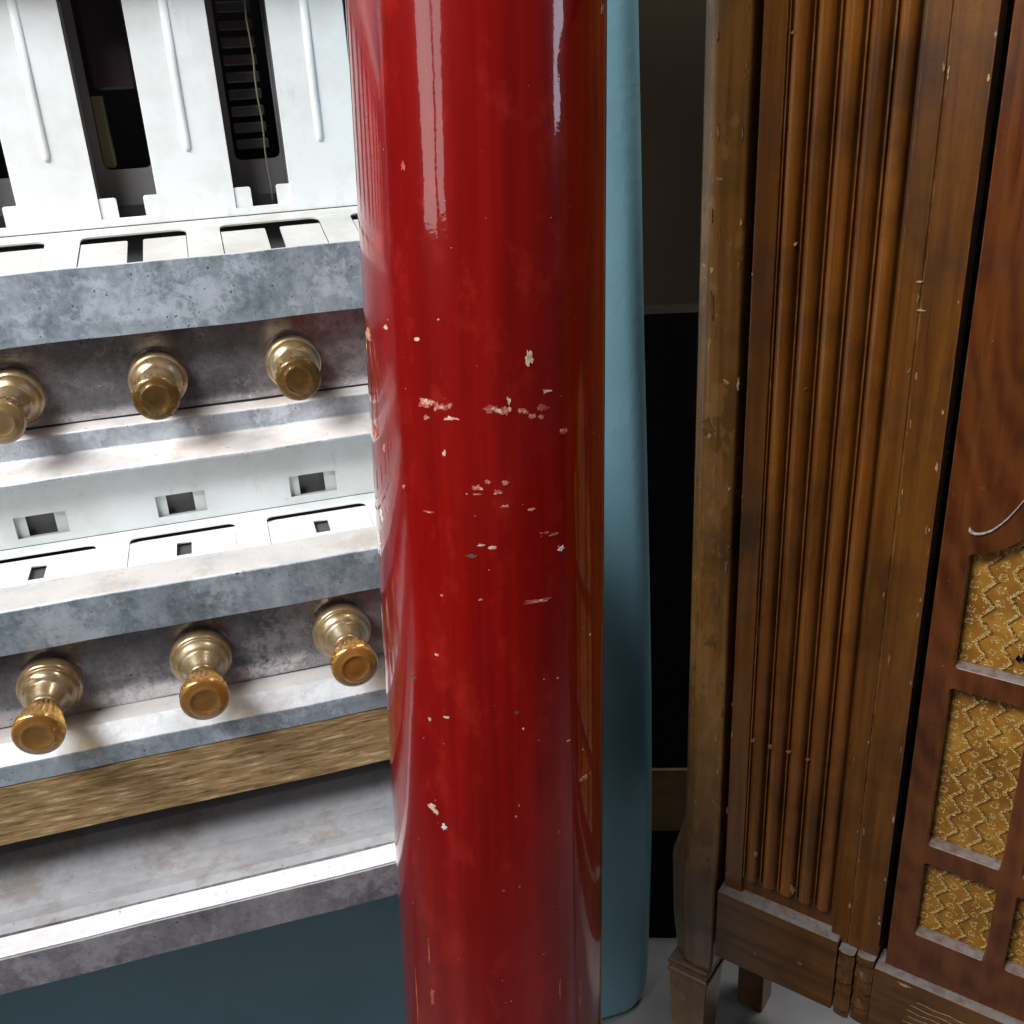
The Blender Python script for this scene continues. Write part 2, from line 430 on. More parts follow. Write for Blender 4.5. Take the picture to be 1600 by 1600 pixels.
def m_cloth():
    m, nt, b = mat_new('gold_brocade')
    tc = N(nt, 'ShaderNodeTexCoord')
    jit = N(nt, 'ShaderNodeTexNoise')
    jit.inputs['Scale'].default_value = 700
    jit.inputs['Detail'].default_value = 2
    L(nt, tc.outputs['Object'], jit.inputs['Vector'])
    wob = N(nt, 'ShaderNodeTexNoise')
    wob.inputs['Scale'].default_value = 40
    L(nt, tc.outputs['Object'], wob.inputs['Vector'])
    s = N(nt, 'ShaderNodeSeparateXYZ')
    L(nt, tc.outputs['Object'], s.inputs[0])
    x = math_n(nt, 'MULTIPLY_ADD', math_n(nt, 'SUBTRACT', jit.outputs['Fac'], 0.5), 0.0045, s.outputs['X'])
    x = math_n(nt, 'MULTIPLY_ADD', math_n(nt, 'SUBTRACT', wob.outputs['Fac'], 0.5), 0.004, x)
    z = math_n(nt, 'MULTIPLY_ADD', math_n(nt, 'SUBTRACT', jit.outputs['Fac'], 0.5), 0.0036, s.outputs['Z'])
    PX, PZ, AMP = 0.0172, 0.0190, 0.0040
    tri = math_n(nt, 'PINGPONG', math_n(nt, 'ADD', z, 10 * PZ), PZ / 2)      # 0..PZ/2
    tri = math_n(nt, 'MULTIPLY_ADD', tri, 2 * AMP / (PZ / 2), -AMP)
    xs = math_n(nt, 'ADD', x, tri)
    cx = math_n(nt, 'SUBTRACT', math_n(nt, 'FRACT', math_n(nt, 'MULTIPLY_ADD', xs, 1 / PX, 20.0)), 0.5)
    line = math_n(nt, 'LESS_THAN', math_n(nt, 'ABSOLUTE', cx), 0.085)
    # motif of four flecks midway between two zigzags
    mx = math_n(nt, 'SUBTRACT', math_n(nt, 'FRACT', math_n(nt, 'MULTIPLY_ADD', x, 1 / PX, 20.5)), 0.5)
    mz = math_n(nt, 'SUBTRACT', math_n(nt, 'FRACT', math_n(nt, 'MULTIPLY_ADD', z, 2 / PZ, 20.0)), 0.5)
    rr = math_n(nt, 'SQRT', math_n(nt, 'ADD', math_n(nt, 'POWER', math_n(nt, 'MULTIPLY', mx, 1.0), 2.0),
                                   math_n(nt, 'POWER', math_n(nt, 'MULTIPLY', mz, 0.55), 2.0)))
    ring = math_n(nt, 'LESS_THAN', math_n(nt, 'ABSOLUTE', math_n(nt, 'SUBTRACT', rr, 0.12)), 0.045)
    cut = math_n(nt, 'GREATER_THAN', math_n(nt, 'ABSOLUTE', math_n(nt, 'MULTIPLY', mx, mz)), 0.0022)
    motif = math_n(nt, 'MULTIPLY', ring, cut)
    hatch = math_n(nt, 'LESS_THAN', math_n(nt, 'FRACT', math_n(nt, 'MULTIPLY', math_n(nt, 'MULTIPLY_ADD', x, 0.8, z), 1 / 0.0048)), 0.17)
    hatch = math_n(nt, 'MULTIPLY', hatch, math_n(nt, 'GREATER_THAN', noise(nt, coords(nt), 210, 1, 0.5), 0.57))
    thread = math_n(nt, 'MAXIMUM', math_n(nt, 'MAXIMUM', line, hatch), motif)
    br = N(nt, 'ShaderNodeTexNoise')
    br.inputs['Scale'].default_value = 900
    br.inputs['Detail'].default_value = 1
    L(nt, tc.outputs['Object'], br.inputs['Vector'])
    gaps = ramp(nt, br.outputs['Fac'], [(0.45, 0.0), (0.50, 1.0)])
    dash = math_n(nt, 'GREATER_THAN', math_n(nt, 'FRACT', math_n(nt, 'MULTIPLY', math_n(nt, 'MULTIPLY_ADD', x, 0.35, z), 620.0)), 0.30)
    thread = math_n(nt, 'MULTIPLY', math_n(nt, 'MULTIPLY', thread, gaps), dash)
    weave = N(nt, 'ShaderNodeTexWave', bands_direction='X')
    weave.inputs['Scale'].default_value = 420
    L(nt, tc.outputs['Object'], weave.inputs['Vector'])
    stain = noise(nt, coords(nt), 38, 4, 0.6)  # stain mottle, also puts the cloth's uneven sheen into the colour
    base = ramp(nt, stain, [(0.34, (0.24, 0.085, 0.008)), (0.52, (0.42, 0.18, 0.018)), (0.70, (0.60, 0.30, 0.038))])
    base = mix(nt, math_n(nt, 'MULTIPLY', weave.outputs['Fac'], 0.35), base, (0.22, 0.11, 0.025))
    dark_l = math_n(nt, 'MULTIPLY', math_n(nt, 'LESS_THAN', math_n(nt, 'ABSOLUTE', math_n(nt, 'SUBTRACT', cx, 0.13)), 0.05), 0.8)
    base = mix(nt, dark_l, base, (0.09, 0.030, 0.006))
    col = mix(nt, thread, base, (1.0, 0.76, 0.30))
    L(nt, col, b.inputs['Base Color'])
    L(nt, math_n(nt, 'MULTIPLY', thread, 0.35), b.inputs['Metallic'])
    b.inputs['Roughness'].default_value = 0.5
    b.inputs['Sheen Weight'].default_value = 0.0
    h = math_n(nt, 'MULTIPLY_ADD', thread, 1.0, math_n(nt, 'MULTIPLY', weave.outputs['Fac'], 0.3))
    bump(nt, b, h, 0.6, 0.0006)
    return m


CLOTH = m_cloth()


def m_floor():
    m, nt, b = mat_new('grey_concrete')
    v = coords(nt)
    a = noise(nt, v, 7, 7, 0.65)
    c = noise(nt, v, 90, 5, 0.7)
    col = ramp(nt, a, [(0.3, (0.17, 0.173, 0.176)), (0.6, (0.24, 0.24, 0.243)), (0.8, (0.30, 0.295, 0.29))])
    col = mix(nt, ramp(nt, c, [(0.62, 0.0), (0.72, 0.7)]), col, (0.16, 0.155, 0.15))
    L(nt, col, b.inputs['Base Color'])
    L(nt, ramp(nt, a, [(0.3, 0.22), (0.7, 0.42)]), b.inputs['Roughness'])
    bump(nt, b, c, 0.12, 0.001)
    return m


FLOORM = m_floor()
WALLM = m_paint('dull_brown_wall', (0.030, 0.0155, 0.0045), (0.022, 0.0115, 0.0034), 0.9, (0.05, 0.03, 0.015))

# ------------------------------------------------------------------ geometry helpers


def link(name, me, mat, parent=None, smooth=False):
    o = bpy.data.objects.new(name, me)
    COL.objects.link(o)
    if mat is not None:
        me.materials.clear()
        me.materials.append(mat)
    if smooth:
        for p in me.polygons:
            p.use_smooth = True
    if parent is not None:
        o.parent = parent
    return o


def thing(name, label, cat, mw):
    o = bpy.data.objects.new(name, None)
    COL.objects.link(o)
    o.empty_display_size = 0.05
    o.matrix_world = mw
    o['label'] = label
    o['category'] = cat
    return o


def bm_done(bm, name, bev=0.0, seg=2, ang=25):
    bmesh.ops.recalc_face_normals(bm, faces=bm.faces[:])
    if bev > 0:
        es = [e for e in bm.edges if len(e.link_faces) == 2 and e.calc_face_angle(0) > R(ang)]
        bmesh.ops.bevel(bm, geom=es, offset=bev, segments=seg, affect='EDGES', profile=0.5)
    me = bpy.data.meshes.new(name)
    bm.to_mesh(me)
    bm.free()
    return me


def box(name, x0, x1, y0, y1, z0, z1, mat, parent, bev=0.0, seg=2):
    bm = bmesh.new()
    vs = [bm.verts.new(p) for p in ((x0, y0, z0), (x1, y0, z0), (x1, y1, z0), (x0, y1, z0),
                                    (x0, y0, z1), (x1, y0, z1), (x1, y1, z1), (x0, y1, z1))]
    for f in ((0, 3, 2, 1), (4, 5, 6, 7), (0, 1, 5, 4), (1, 2, 6, 5), (2, 3, 7, 6), (3, 0, 4, 7)):
        bm.faces.new([vs[i] for i in f])
    return link(name, bm_done(bm, name, bev, seg), mat, parent)


def prism_x(name, prof, x0, x1, mat, parent, bev=0.0006, seg=2, ang=25, nseg=1, wob=0.0):
    """closed profile of (d, z), d towards the viewer, drawn out along x; wob lets thin sheet waver a little"""
    bm = bmesh.new()
    rings = []
    for i in range(nseg + 1):
        x = x0 + (x1 - x0) * i / nseg
        w = wob * math.sin(x * 31 + 1.3) + wob * 0.6 * math.sin(x * 73)
        rings.append([bm.verts.new((x, -d, z + w)) for d, z in prof])
    n = len(prof)
    for a, c in zip(rings, rings[1:]):
        for i in range(n):
            bm.faces.new((a[i], a[(i + 1) % n], c[(i + 1) % n], c[i]))
    bm.faces.new(rings[0])
    bm.faces.new(rings[-1][::-1])
    return link(name, bm_done(bm, name, bev, seg, ang), mat, parent)


def prism_z(name, prof, z0, z1, mat, parent, bev=0.0, smooth=False):
    """closed profile of (x, d) drawn out in height"""
    bm = bmesh.new()
    a = [bm.verts.new((x, -d, z0)) for x, d in prof]
    c = [bm.verts.new((x, -d, z1)) for x, d in prof]
    n = len(prof)
    for i in range(n):
        bm.faces.new((a[i], a[(i + 1) % n], c[(i + 1) % n], c[i]))
    bm.faces.new(a[::-1])
    bm.faces.new(c)
    return link(name, bm_done(bm, name, bev), mat, parent, smooth)


def loft(name, rings, mat, parent, smooth=True, cap=True):
    """rings: lists of equally many (x, y, z)"""
    bm = bmesh.new()
    rv = [[bm.verts.new(p) for p in r] for r in rings]
    n = len(rings[0])
    for a, c in zip(rv, rv[1:]):
        for i in range(n):
            bm.faces.new((a[i], a[(i + 1) % n], c[(i + 1) % n], c[i]))
    if cap:
        bm.faces.new(rv[0][::-1])
        bm.faces.new(rv[-1])
    return link(name, bm_done(bm, name), mat, parent, smooth)


def arc_corner(p0, p1, p2, r, n=5):
    a = (Vector(p0) - Vector(p1)).normalized()
    c = (Vector(p2) - Vector(p1)).normalized()
    ang = a.angle(c)
    t = r / math.tan(ang / 2)
    s, e = Vector(p1) + a * t, Vector(p1) + c * t
    out = []
    for i in range(n + 1):
        k = i / n
        q = (1 - k) ** 2 * s + 2 * k * (1 - k) * Vector(p1) + k * k * e
        out.append((q.x, q.y))
    return out


def rounded(pts, radii):
    out = []
    n = len(pts)
    for i in range(n):
        r = radii[i] if isinstance(radii, (list, tuple)) else radii
        if r <= 0:
            out.append(pts[i])
        else:
            out += arc_corner(pts[i - 1], pts[i], pts[(i + 1) % n], r)
    return out


def plate_mesh(name, outer, holes, thick, bev=0.0):
    """flat sheet with holes, its front face at local z = 0, thickness going to -z"""
    cu = bpy.data.curves.new(name, 'CURVE')
    cu.dimensions = '2D'
    cu.fill_mode = 'BOTH'
    cu.extrude = thick / 2 - bev
    cu.bevel_depth = bev
    cu.bevel_resolution = 1
    cu.offset = -bev
    for loop in [outer] + holes:
        sp = cu.splines.new('POLY')
        sp.points.add(len(loop) - 1)
        for p, q in zip(sp.points, loop):
            p.co = (q[0], q[1], 0, 1)
        sp.use_cyclic_u = True
    ob = bpy.data.objects.new(name, cu)
    COL.objects.link(ob)
    dg = bpy.context.evaluated_depsgraph_get()
    dg.update()
    me = bpy.data.meshes.new_from_object(ob.evaluated_get(dg))
    me.transform(Matrix.Translation((0, 0, -thick / 2)))
    bpy.data.objects.remove(ob)
    bpy.data.curves.remove(cu)
    return me


def upright(name, outer, holes, thick, d, mat, parent, bev=0.0):
    """sheet standing at depth d: outline in (x, z)"""
    me = plate_mesh(name, outer, holes, thick, bev)
    me.transform(Matrix(((1, 0, 0, 0), (0, 0, -1, -d), (0, 1, 0, 0), (0, 0, 0, 1))))
    return link(name, me, mat, parent)


def lying(name, outer, holes, thick, A, B, mat, parent, bev=0.0):
    """sheet through the profile points A -> B (d, z): outline in (x, v), v measured from A; the sky side is the front"""
    v = Vector((0, -(B[0] - A[0]), B[1] - A[1])).normalized()
    nrm = Vector((1, 0, 0)).cross(v)
    if nrm.z < 0:
        nrm = -nrm
    me = plate_mesh(name, outer, holes, thick, bev)
    me.transform(Matrix(((1, v.x, nrm.x, 0), (0, v.y, nrm.y, -A[0]), (0, v.z, nrm.z, A[1]), (0, 0, 0, 1))))
    return link(name, me, mat, parent)


def lathe_y(name, prof, mat, parent, loc, seg=48, ribs=None, smooth=True):
    """profile of (radius, outward) turned round the outward axis; ribs = (from, to, count, depth)"""
    bm = bmesh.new()
    rings = []
    for r, h in prof:
        ring = []
        for i in range(seg):
            t = 2 * math.pi * i / seg
            rr = r
            if ribs and ribs[0] <= h <= ribs[1]:
                rr += ribs[3] * math.cos(ribs[2] * t)
            ring.append(bm.verts.new((rr * math.cos(t), -h, rr * math.sin(t))))
        rings.append(ring)
    for a, c in zip(rings, rings[1:]):
        for i in range(seg):
            bm.faces.new((a[i], a[(i + 1) % seg], c[(i + 1) % seg], c[i]))
    bm.faces.new(rings[0])
    bm.faces.new(rings[-1])
    o = link(name, bm_done(bm, name), mat, parent, smooth)
    o.location = loc
    return o


def flake_points(w, h, n=9, jag=0.45):
    pts = []
    for i in range(n):
        t = 2 * math.pi * (i + rnd.uniform(-0.35, 0.35)) / n
        k = rnd.uniform(1 - jag, 1.0)
        pts.append((0.5 * w * k * math.cos(t), 0.5 * h * k * math.sin(t)))
    return pts


# ------------------------------------------------------------------ setting
floor_me = bpy.data.meshes.new('floor')
floor_me.from_pydata([(-4, -4, 0), (4, -4, 0), (4, 4, 0), (-4, 4, 0)], [], [(0, 1, 2, 3)])
fl = link('floor', floor_me, FLOORM)
fl['kind'] = 'structure'
wl = box('wall', -4, 4, 1.62, 1.72, 0.0, 2.6, WALLM, None)
wl['kind'] = 'structure'

# ------------------------------------------------------------------ vending machine
MM = Matrix.Translation((0.0838, 0.8195, 0)) @ Matrix.Rotation(R(15.1), 4, 'Z')
VM = thing('vending_machine', 'light blue vending machine with white magazine columns, steel shelves and gold pull knobs',
           'vending machine', MM)
U0, U1 = -1.030, -0.113            # clear width between the cheeks
COLS = [-0.95 + 0.1 * k for k in range(9)]

# white magazine front with a slot for every column
holes = []
for c in COLS:
    a, b_ = c - 0.0225, c + 0.0205
    holes.append([(a, 1.052), (a, 0.8997), (b_, 0.8997), (b_, 1.052)])
wall1 = upright('magazine_front', [(U0, 0.8935), (U1, 0.8935), (U1, 1.056), (U0, 1.056)], holes, 0.0016, -0.088, WHITE, VM, 0.0003)
for c in COLS:                      # long pressed bead on every white column, then the two tabs at the slot foot
    u = c - 0.0515
    if u > U0 + 0.01:
        rings = []
        for z, s in ((1.056, 1), (1.0, 1), (0.95, 1), (0.9465, 0.95), (0.9445, 0.75), (0.9433, 0.3)):
            rings.append([(u + 0.0031 * s * math.cos(t), 0.0882 - 0.0022 * s * math.sin(t), z + (0.0016 * (c + .35)))
                          for t in [math.pi * k / 10 for k in range(11)]])
        loft('bead', rings, WHITE, wall1)
    for q in ((c - 0.0232, c - 0.0095, 0, 1), (c + 0.0100, c + 0.0212, 1, 0)):
        upright('foot_tab', rounded([(q[0], 0.8985), (q[1], 0.8985), (q[1], 0.9145), (q[0], 0.9145)], [0, 0, 0.0022 * q[3], 0.0022 * q[2]]),
                [], 0.0012, -0.0894, WHITE, wall1, 0.0002)
# the hood bent forward over the columns
prism_x('hood', [(-0.088, 1.0565), (-0.080, 1.064), (-0.052, 1.080), (-0.050, 1.112), (-0.095, 1.112), (-0.095, 1.0565)],
        U0, U1, WHITE, VM)
# inside the slots
box('magazine_back', U0, U1, 0.180, 0.184, 0.76, 1.11, BLACK, VM)
for i, c in enumerate(COLS):
    box('channel_wall', c - 0.0245, c - 0.0232, 0.0905, 0.125, 0.898, 1.05, GREY, VM)
    box('channel_wall', c + 0.0212, c + 0.0225, 0.0905, 0.125, 0.898, 1.05, GREY, VM)
    hole = rounded([(c - 0.0165, 0.9315), (c + 0.0195, 0.9315), (c + 0.0195, 1.06), (c - 0.0165, 1.06)], [0.006, 0.006, 0, 0])
    upright('inner_plate', [(c - 0.0230, 0.885), (c + 0.0210, 0.885), (c + 0.0210, 1.066), (c - 0.0230, 1.066)], [hole],
            0.0012, -0.1255, GREY, VM)
    box('slot_stop', c - 0.010, c + 0.011, 0.112, 0.114, 0.893, 0.9055, BLACK, VM)
c = -0.25
for k in range(9):
    box('rung', c - 0.014, c + 0.0125, 0.136 + 0.002 * (k % 2), 0.152, 0.9385 + 0.0125 * k, 0.9465 + 0.0125 * k, RUNG, VM, 0.0012)
rings = []
for k in range(13):
    z = 0.897 + k * 0.0135
    w = 0.0006 * math.sin(k * 1.7)
    rings.append([(c + 0.0072 + w + 0.0007 * math.cos(t), 0.108 + 0.0007 * math.sin(t), z)
                  for t in [2 * math.pi * j / 8 for j in range(8)]])
loft('guide_wire', rings, WIRE, VM)
c = -0.35
box('card_edge', c - 0.0165, c - 0.0080, 0.128, 0.150, 0.933, 0.985, OLIVE, VM, 0.001)
prism_z('dark_carton', [(c - 0.015, -0.135), (c + 0.019, -0.135), (c + 0.019, -0.165), (c - 0.015, -0.165)], 0.988, 1.06, MAROON, VM, 0.003)

# first ledge: a sheet with wide cut-outs, two tabs set into each cut-out leaving a T-shaped slit
A1, B1 = (-0.0875, 0.8934), (-0.0015, 0.8788)
VL = math.hypot(B1[0] - A1[0], B1[1] - A1[1])
holes = [rounded([(c - 0.0380, 0.0195), (c + 0.0375, 0.0195), (c + 0.0375, VL - 0.0012), (c - 0.0380, VL - 0.0012)],
                 [0.0080, 0.0080, 0.0004, 0.0004]) for c in COLS]
led1 = lying('upper_ledge', [(U0, 0.0012), (U1, 0.0012), (U1, VL), (U0, VL)], holes, 0.0013, A1, B1, CREAM, VM)
A1b, B1b = (A1[0], A1[1] - 0.0010), (B1[0], B1[1] - 0.0010)
for c in COLS:
    for a, b_, ra, rb in ((c - 0.0374, c - 0.0047, 0.0005, 0.0025), (c + 0.0063, c + 0.0369, 0.0025, 0.0005)):
        lying('ledge_tab', rounded([(a, 0.0325), (b_, 0.0325), (b_, VL - 0.0020), (a, VL - 0.0020)], [ra, rb, 0.0003, 0.0003]),
              [], 0.0012, A1b, B1b, CREAM, led1)
box('ledge_well', U0, U1, 0.006, 0.086, 0.838, 0.842, BLACK, VM)
box('ledge_well_back', U0, U1, 0.0860, 0.0870, 0.842, 0.8915, GREY, VM)

# first fascia, knob panel and stepped moulding
prism_x('fascia', [(0.0020, 0.8797), (0.0020, 0.8302), (-0.0030, 0.8302), (-0.0030, 0.8312), (-0.0008, 0.8312), (-0.0008, 0.8797)],
        U0, U1, GALV, VM, 0.0005, 2, 25, 60, 0.00035)
box('knob_panel', U0, U1, 0.0240, 0.0262, 0.7643, 0.8366, POLI, VM)
box('panel_soffit', U0, U1, 0.0030, 0.0238, 0.8340, 0.8362, GREY, VM)
box('seam_shade', U0, U1, 0.0250, 0.0300, 0.7560, 0.7642, BLACK, VM)  # black strip painting the shade inside the open seam
prism_x('stepped_moulding', [(-0.0246, 0.7626), (-0.0035, 0.7630), (-0.0026, 0.7620), (-0.0026, 0.7475), (-0.0015, 0.7464),
                             (0.0315, 0.7420), (0.0322, 0.7412), (0.0322, 0.7402), (0.0312, 0.7396), (-0.0246, 0.7440)],
        U0, U1, STEPM, VM, 0.0003, 1, 25, 60, 0.0003)

# second white tier
holes = [rounded([(c - 0.0172, 0.6900), (c + 0.0188, 0.6900), (c + 0.0188, 0.7072), (c - 0.0172, 0.7072)], 0.0006) for c in COLS]
wall2 = upright('lower_magazine_front', [(U0, 0.6838), (U1, 0.6838), (U1, 0.7425), (U0, 0.7425)], holes, 0.0016, 0.008, WHITE, VM, 0.0003)
for c in COLS:
    hole = [(c - 0.0098, 0.6895), (c + 0.0100, 0.6895), (c + 0.0100, 0.7075), (c - 0.0098, 0.7075)]
    upright('window_backing', [(c - 0.0195, 0.6860), (c + 0.0210, 0.6860), (c + 0.0210, 0.7110), (c - 0.0195, 0.7110)], [hole],
            0.0010, 0.0035, WHITE, wall2)
    box('window_well', c - 0.0150, c + 0.0150, 0.0040, 0.0050, 0.6870, 0.7100, GREY, wall2)
A2, B2 = (0.0082, 0.6836), (0.0752, 0.6836)
holes = [rounded([(c - 0.0390, 0.0150), (c + 0.0372, 0.0150), (c + 0.0372, 0.0660), (c - 0.0390, 0.0660)],
                 [0.0070, 0.0070, 0.0004, 0.0004]) for c in COLS]
led2 = lying('lower_ledge', [(U0, 0.0), (U1, 0.0), (U1, 0.0670), (U0, 0.0670)], holes, 0.0012, A2, B2, WHITE, VM, 0.0002)
A2b, B2b = (A2[0], A2[1] - 0.0006), (B2[0], B2[1] - 0.0006)
A2c, B2c = (A2[0], A2[1] - 0.0042), (B2[0], B2[1] - 0.0042)
for c in COLS:
    sq = [(c - 0.0053, 0.0365), (c + 0.0053, 0.0365), (c + 0.0053, 0.0588), (c - 0.0053, 0.0588)]
    lying('ledge_tab', rounded([(c - 0.0386, 0.0242), (c + 0.0368, 0.0242), (c + 0.0368, 0.0656), (c - 0.0386, 0.0656)],
                               [0.002, 0.002, 0.0003, 0.0003]), [sq], 0.0010, A2b, B2b, WHITE, led2)
    lying('groove_floor', [(c - 0.040, 0.014), (c + 0.039, 0.014), (c + 0.039, 0.030), (c - 0.040, 0.030)], [], 0.0008, A2c, B2c, WHITE, led2)
    lying('hole_floor', [(c - 0.0080, 0.0335), (c + 0.0080, 0.0335), (c + 0.0080, 0.062), (c - 0.0080, 0.062)], [], 0.0008, A2c, B2c, DGREY, led2)

# second fascia, knob panel, moulding
prism_x('fascia', [(0.0756, 0.6848), (0.1110, 0.6846), (0.1122, 0.6834), (0.1122, 0.6519), (0.1088, 0.6519), (0.1088, 0.6800), (0.0756, 0.6808)],
        U0, U1, GALV, VM, 0.0005, 2, 25, 60, 0.0003)
box('knob_panel', U0, U1, -0.0980, -0.0958, 0.5890, 0.6640, POLI, VM)
box('panel_soffit', U0, U1, -0.1086, -0.0982, 0.6610, 0.6630, GREY, VM)
box('seam_shade', U0, U1, -0.0955, -0.0900, 0.5800, 0.5920, BLACK, VM)  # seam shade again, as a black strip
prism_x('stepped_moulding', [(0.0955, 0.5878), (0.1178, 0.5890), (0.1305, 0.5786), (0.1308, 0.5775), (0.1308, 0.5632), (0.0955, 0.5632)],
        U0, U1, GALV, VM, 0.0004, 2, 10, 60, 0.0003)

# tan flap, dark mouth and the tray
prism_x('delivery_flap', [(0.1306, 0.5622), (0.1352, 0.5192), (0.1340, 0.5184), (0.1290, 0.5190), (0.1250, 0.5622)], U0, U1, TAN, VM, 0.0005, 2, 25, 60, 0.0003)
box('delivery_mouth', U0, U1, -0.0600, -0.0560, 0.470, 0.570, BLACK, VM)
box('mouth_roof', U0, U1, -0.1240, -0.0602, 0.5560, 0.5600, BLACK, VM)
tray_top = [(0.062, 0.4890), (0.098, 0.4835)]
for k in range(9):
    t = k / 8
    tray_top.append((0.105 + 0.075 * t, 0.4805 - 0.0075 * math.sin(math.pi * min(1, t * 1.15)) + 0.001 * t))
prism_x('delivery_tray', tray_top + [(0.180, 0.478), (0.062, 0.468)], U0, U1, TRAYM, VM, 0.0)
prism_x('tray_lip', [(0.1806, 0.4790), (0.1850, 0.4838), (0.2030, 0.4852), (0.2040, 0.4846), (0.2040, 0.4828), (0.1806, 0.4740)], U0, U1, LIPM, VM, 0.0003, 2, 25, 60, 0.0003)
prism_x('tray_apron', [(0.1995, 0.4826), (0.2046, 0.4832), (0.2046, 0.4542), (0.1995, 0.4542)], U0, U1, APRON, VM, 0.0006, 2, 25, 60, 0.0003)

# blue body: lower front, cheeks that follow the stepped front, corner pillars, sides
cheek = [(-0.20, 0.0), (-0.03, 0.0), (-0.03, 0.44), (0.195, 0.445), (0.205, 0.465), (0.150, 0.60), (0.120, 0.690), (0.030, 0.760), (0.008, 0.885),
         (0.0, 1.112), (-0.052, 1.20), (-0.20, 1.20)]
prism_x('cheek', cheek, U1 + 0.0005, U1 + 0.006, BLUE, VM, 0.001)
prism_x('cheek', cheek, U0 - 0.006, U0 - 0.0005, BLUE, VM, 0.001)
prism_x('lower_front', [(-0.002, 0.006), (0.0, 0.014), (0.0, 0.30), (-0.006, 0.452), (-0.03, 0.452), (-0.03, 0.006)],
        U0 - 0.0045, U1 - 0.0, BLUE, VM, 0.002)
box('top_front', U0 - 0.06, 0.0, 0.0520, 0.10, 1.113, 1.25, BLUE, VM, 0.004)


def pillar(name, x_in, edge, sign):
    zs = [(0.003, edge - 0.016), (0.006, edge - 0.011), (0.012, edge - 0.006), (0.025, edge - 0.0025), (0.06, edge), (0.136, edge + 0.0015), (0.22, edge + 0.0030),
          (0.30, edge + 0.0030), (0.42, edge + 0.0018), (0.54, edge - 0.0005), (0.66, edge - 0.0035), (0.79, edge - 0.0070),
          (0.92, edge - 0.0095), (1.03, edge - 0.0120), (1.25, edge - 0.0140)]
    rings = []
    for z, e in zs:
        pts = [(x_in, 0.0, z)]
        rr = 0.026
        for k in range(13):
            t = math.pi / 2 * k / 12
            pts.append((e - rr + rr * math.sin(t), rr - rr * math.cos(t), z))
        pts += [(e, 0.42, z), (x_in, 0.42, z)]
        rings.append([(sign * (p[0]) if sign > 0 else 2 * (U0 + U1) / 2 - p[0], p[1], p[2]) for p in pts])
    return loft(name, rings, BLUE, VM, True)


pl = pillar('corner_pillar', U1 + 0.0068, 0.0500, 1)
pr = pillar('corner_pillar', U1 + 0.0068, 0.0500, -1)
for o in (pl, pr):
    for p in o.data.polygons:
        p.use_smooth = abs(p.normal.z) < 0.9 and len(p.vertices) == 4

# pull knobs
bell = [(0.0160, 0.0), (0.0196, 0.0010), (0.0208, 0.0035), (0.0213, 0.0070), (0.0214, 0.0105), (0.0208, 0.0128), (0.0196, 0.0138), (0.0188, 0.0139),
        (0.0186, 0.0146), (0.0190, 0.0156), (0.0186, 0.0174), (0.0172, 0.0196), (0.0152, 0.0212), (0.0136, 0.0218), (0.0133, 0.0226),
        (0.0124, 0.0252), (0.0110, 0.0285), (0.0100, 0.0312), (0.0096, 0.0330), (0.0100, 0.0336), (0.0100, 0.0346), (0.0090, 0.0352)]
capp = [(0.0070, 0.0345), (0.0092, 0.0352), (0.0100, 0.0370), (0.0108, 0.0400), (0.0120, 0.0440), (0.0133, 0.0482), (0.0146, 0.0524), (0.0155, 0.0560), (0.0160, 0.0590),
        (0.0161, 0.0606), (0.0158, 0.0620), (0.0150, 0.0630), (0.0130, 0.0638), (0.0106, 0.0643), (0.0100, 0.0650), (0.0092, 0.0651), (0.0086, 0.0645), (0.0050, 0.0649), (0.0020, 0.0651), (0.0006, 0.0651)]
k_me = None
rows = [(-0.45, 0.7905, -0.0240), (-0.35, 0.7900, -0.0240), (-0.25, 0.7905, -0.0240),
        (-0.45, 0.6195, 0.0980), (-0.35, 0.6195, 0.0980), (-0.25, 0.6195, 0.0980)]
for i, (u, z, d) in enumerate(rows):
    if k_me is None:
        ko = lathe_y('pull_knob', bell, GOLD, VM, (u, -d - 0.0002, z))
        kc = lathe_y('knob_cap', capp, AMBER, ko, (0, 0, 0), 96, (0.0370, 0.0562, 24, 0.00085))
        lathe_y('cap_core', [(0.0055, 0.0360), (0.0066, 0.0400), (0.0072, 0.0440), (0.0085, 0.0490), (0.0092, 0.0530), (0.0070, 0.0560), (0.0020, 0.0566)], GOLD, ko, (0, 0, 0), 32)
        r_me = ko.children[-1].data
        k_me, c_me = ko.data, kc.data
    else:
        ko = link('pull_knob', k_me, None, VM)
        ko.location = (u, -d - 0.0002, z)
        kc = link('knob_cap', c_me, None, ko)
        link('cap_core', r_me, None, ko)
    if i < 3:
        kc.material_slots[0].link = 'OBJECT'
        kc.material_slots[0].material = BROWNCAP
    ko.rotation_euler = (R(3 + rnd.uniform(-1.5, 1.5)), rnd.uniform(0, 6.28), R(rnd.uniform(-1, 1)))
    ko.rotation_mode = 'XYZ'

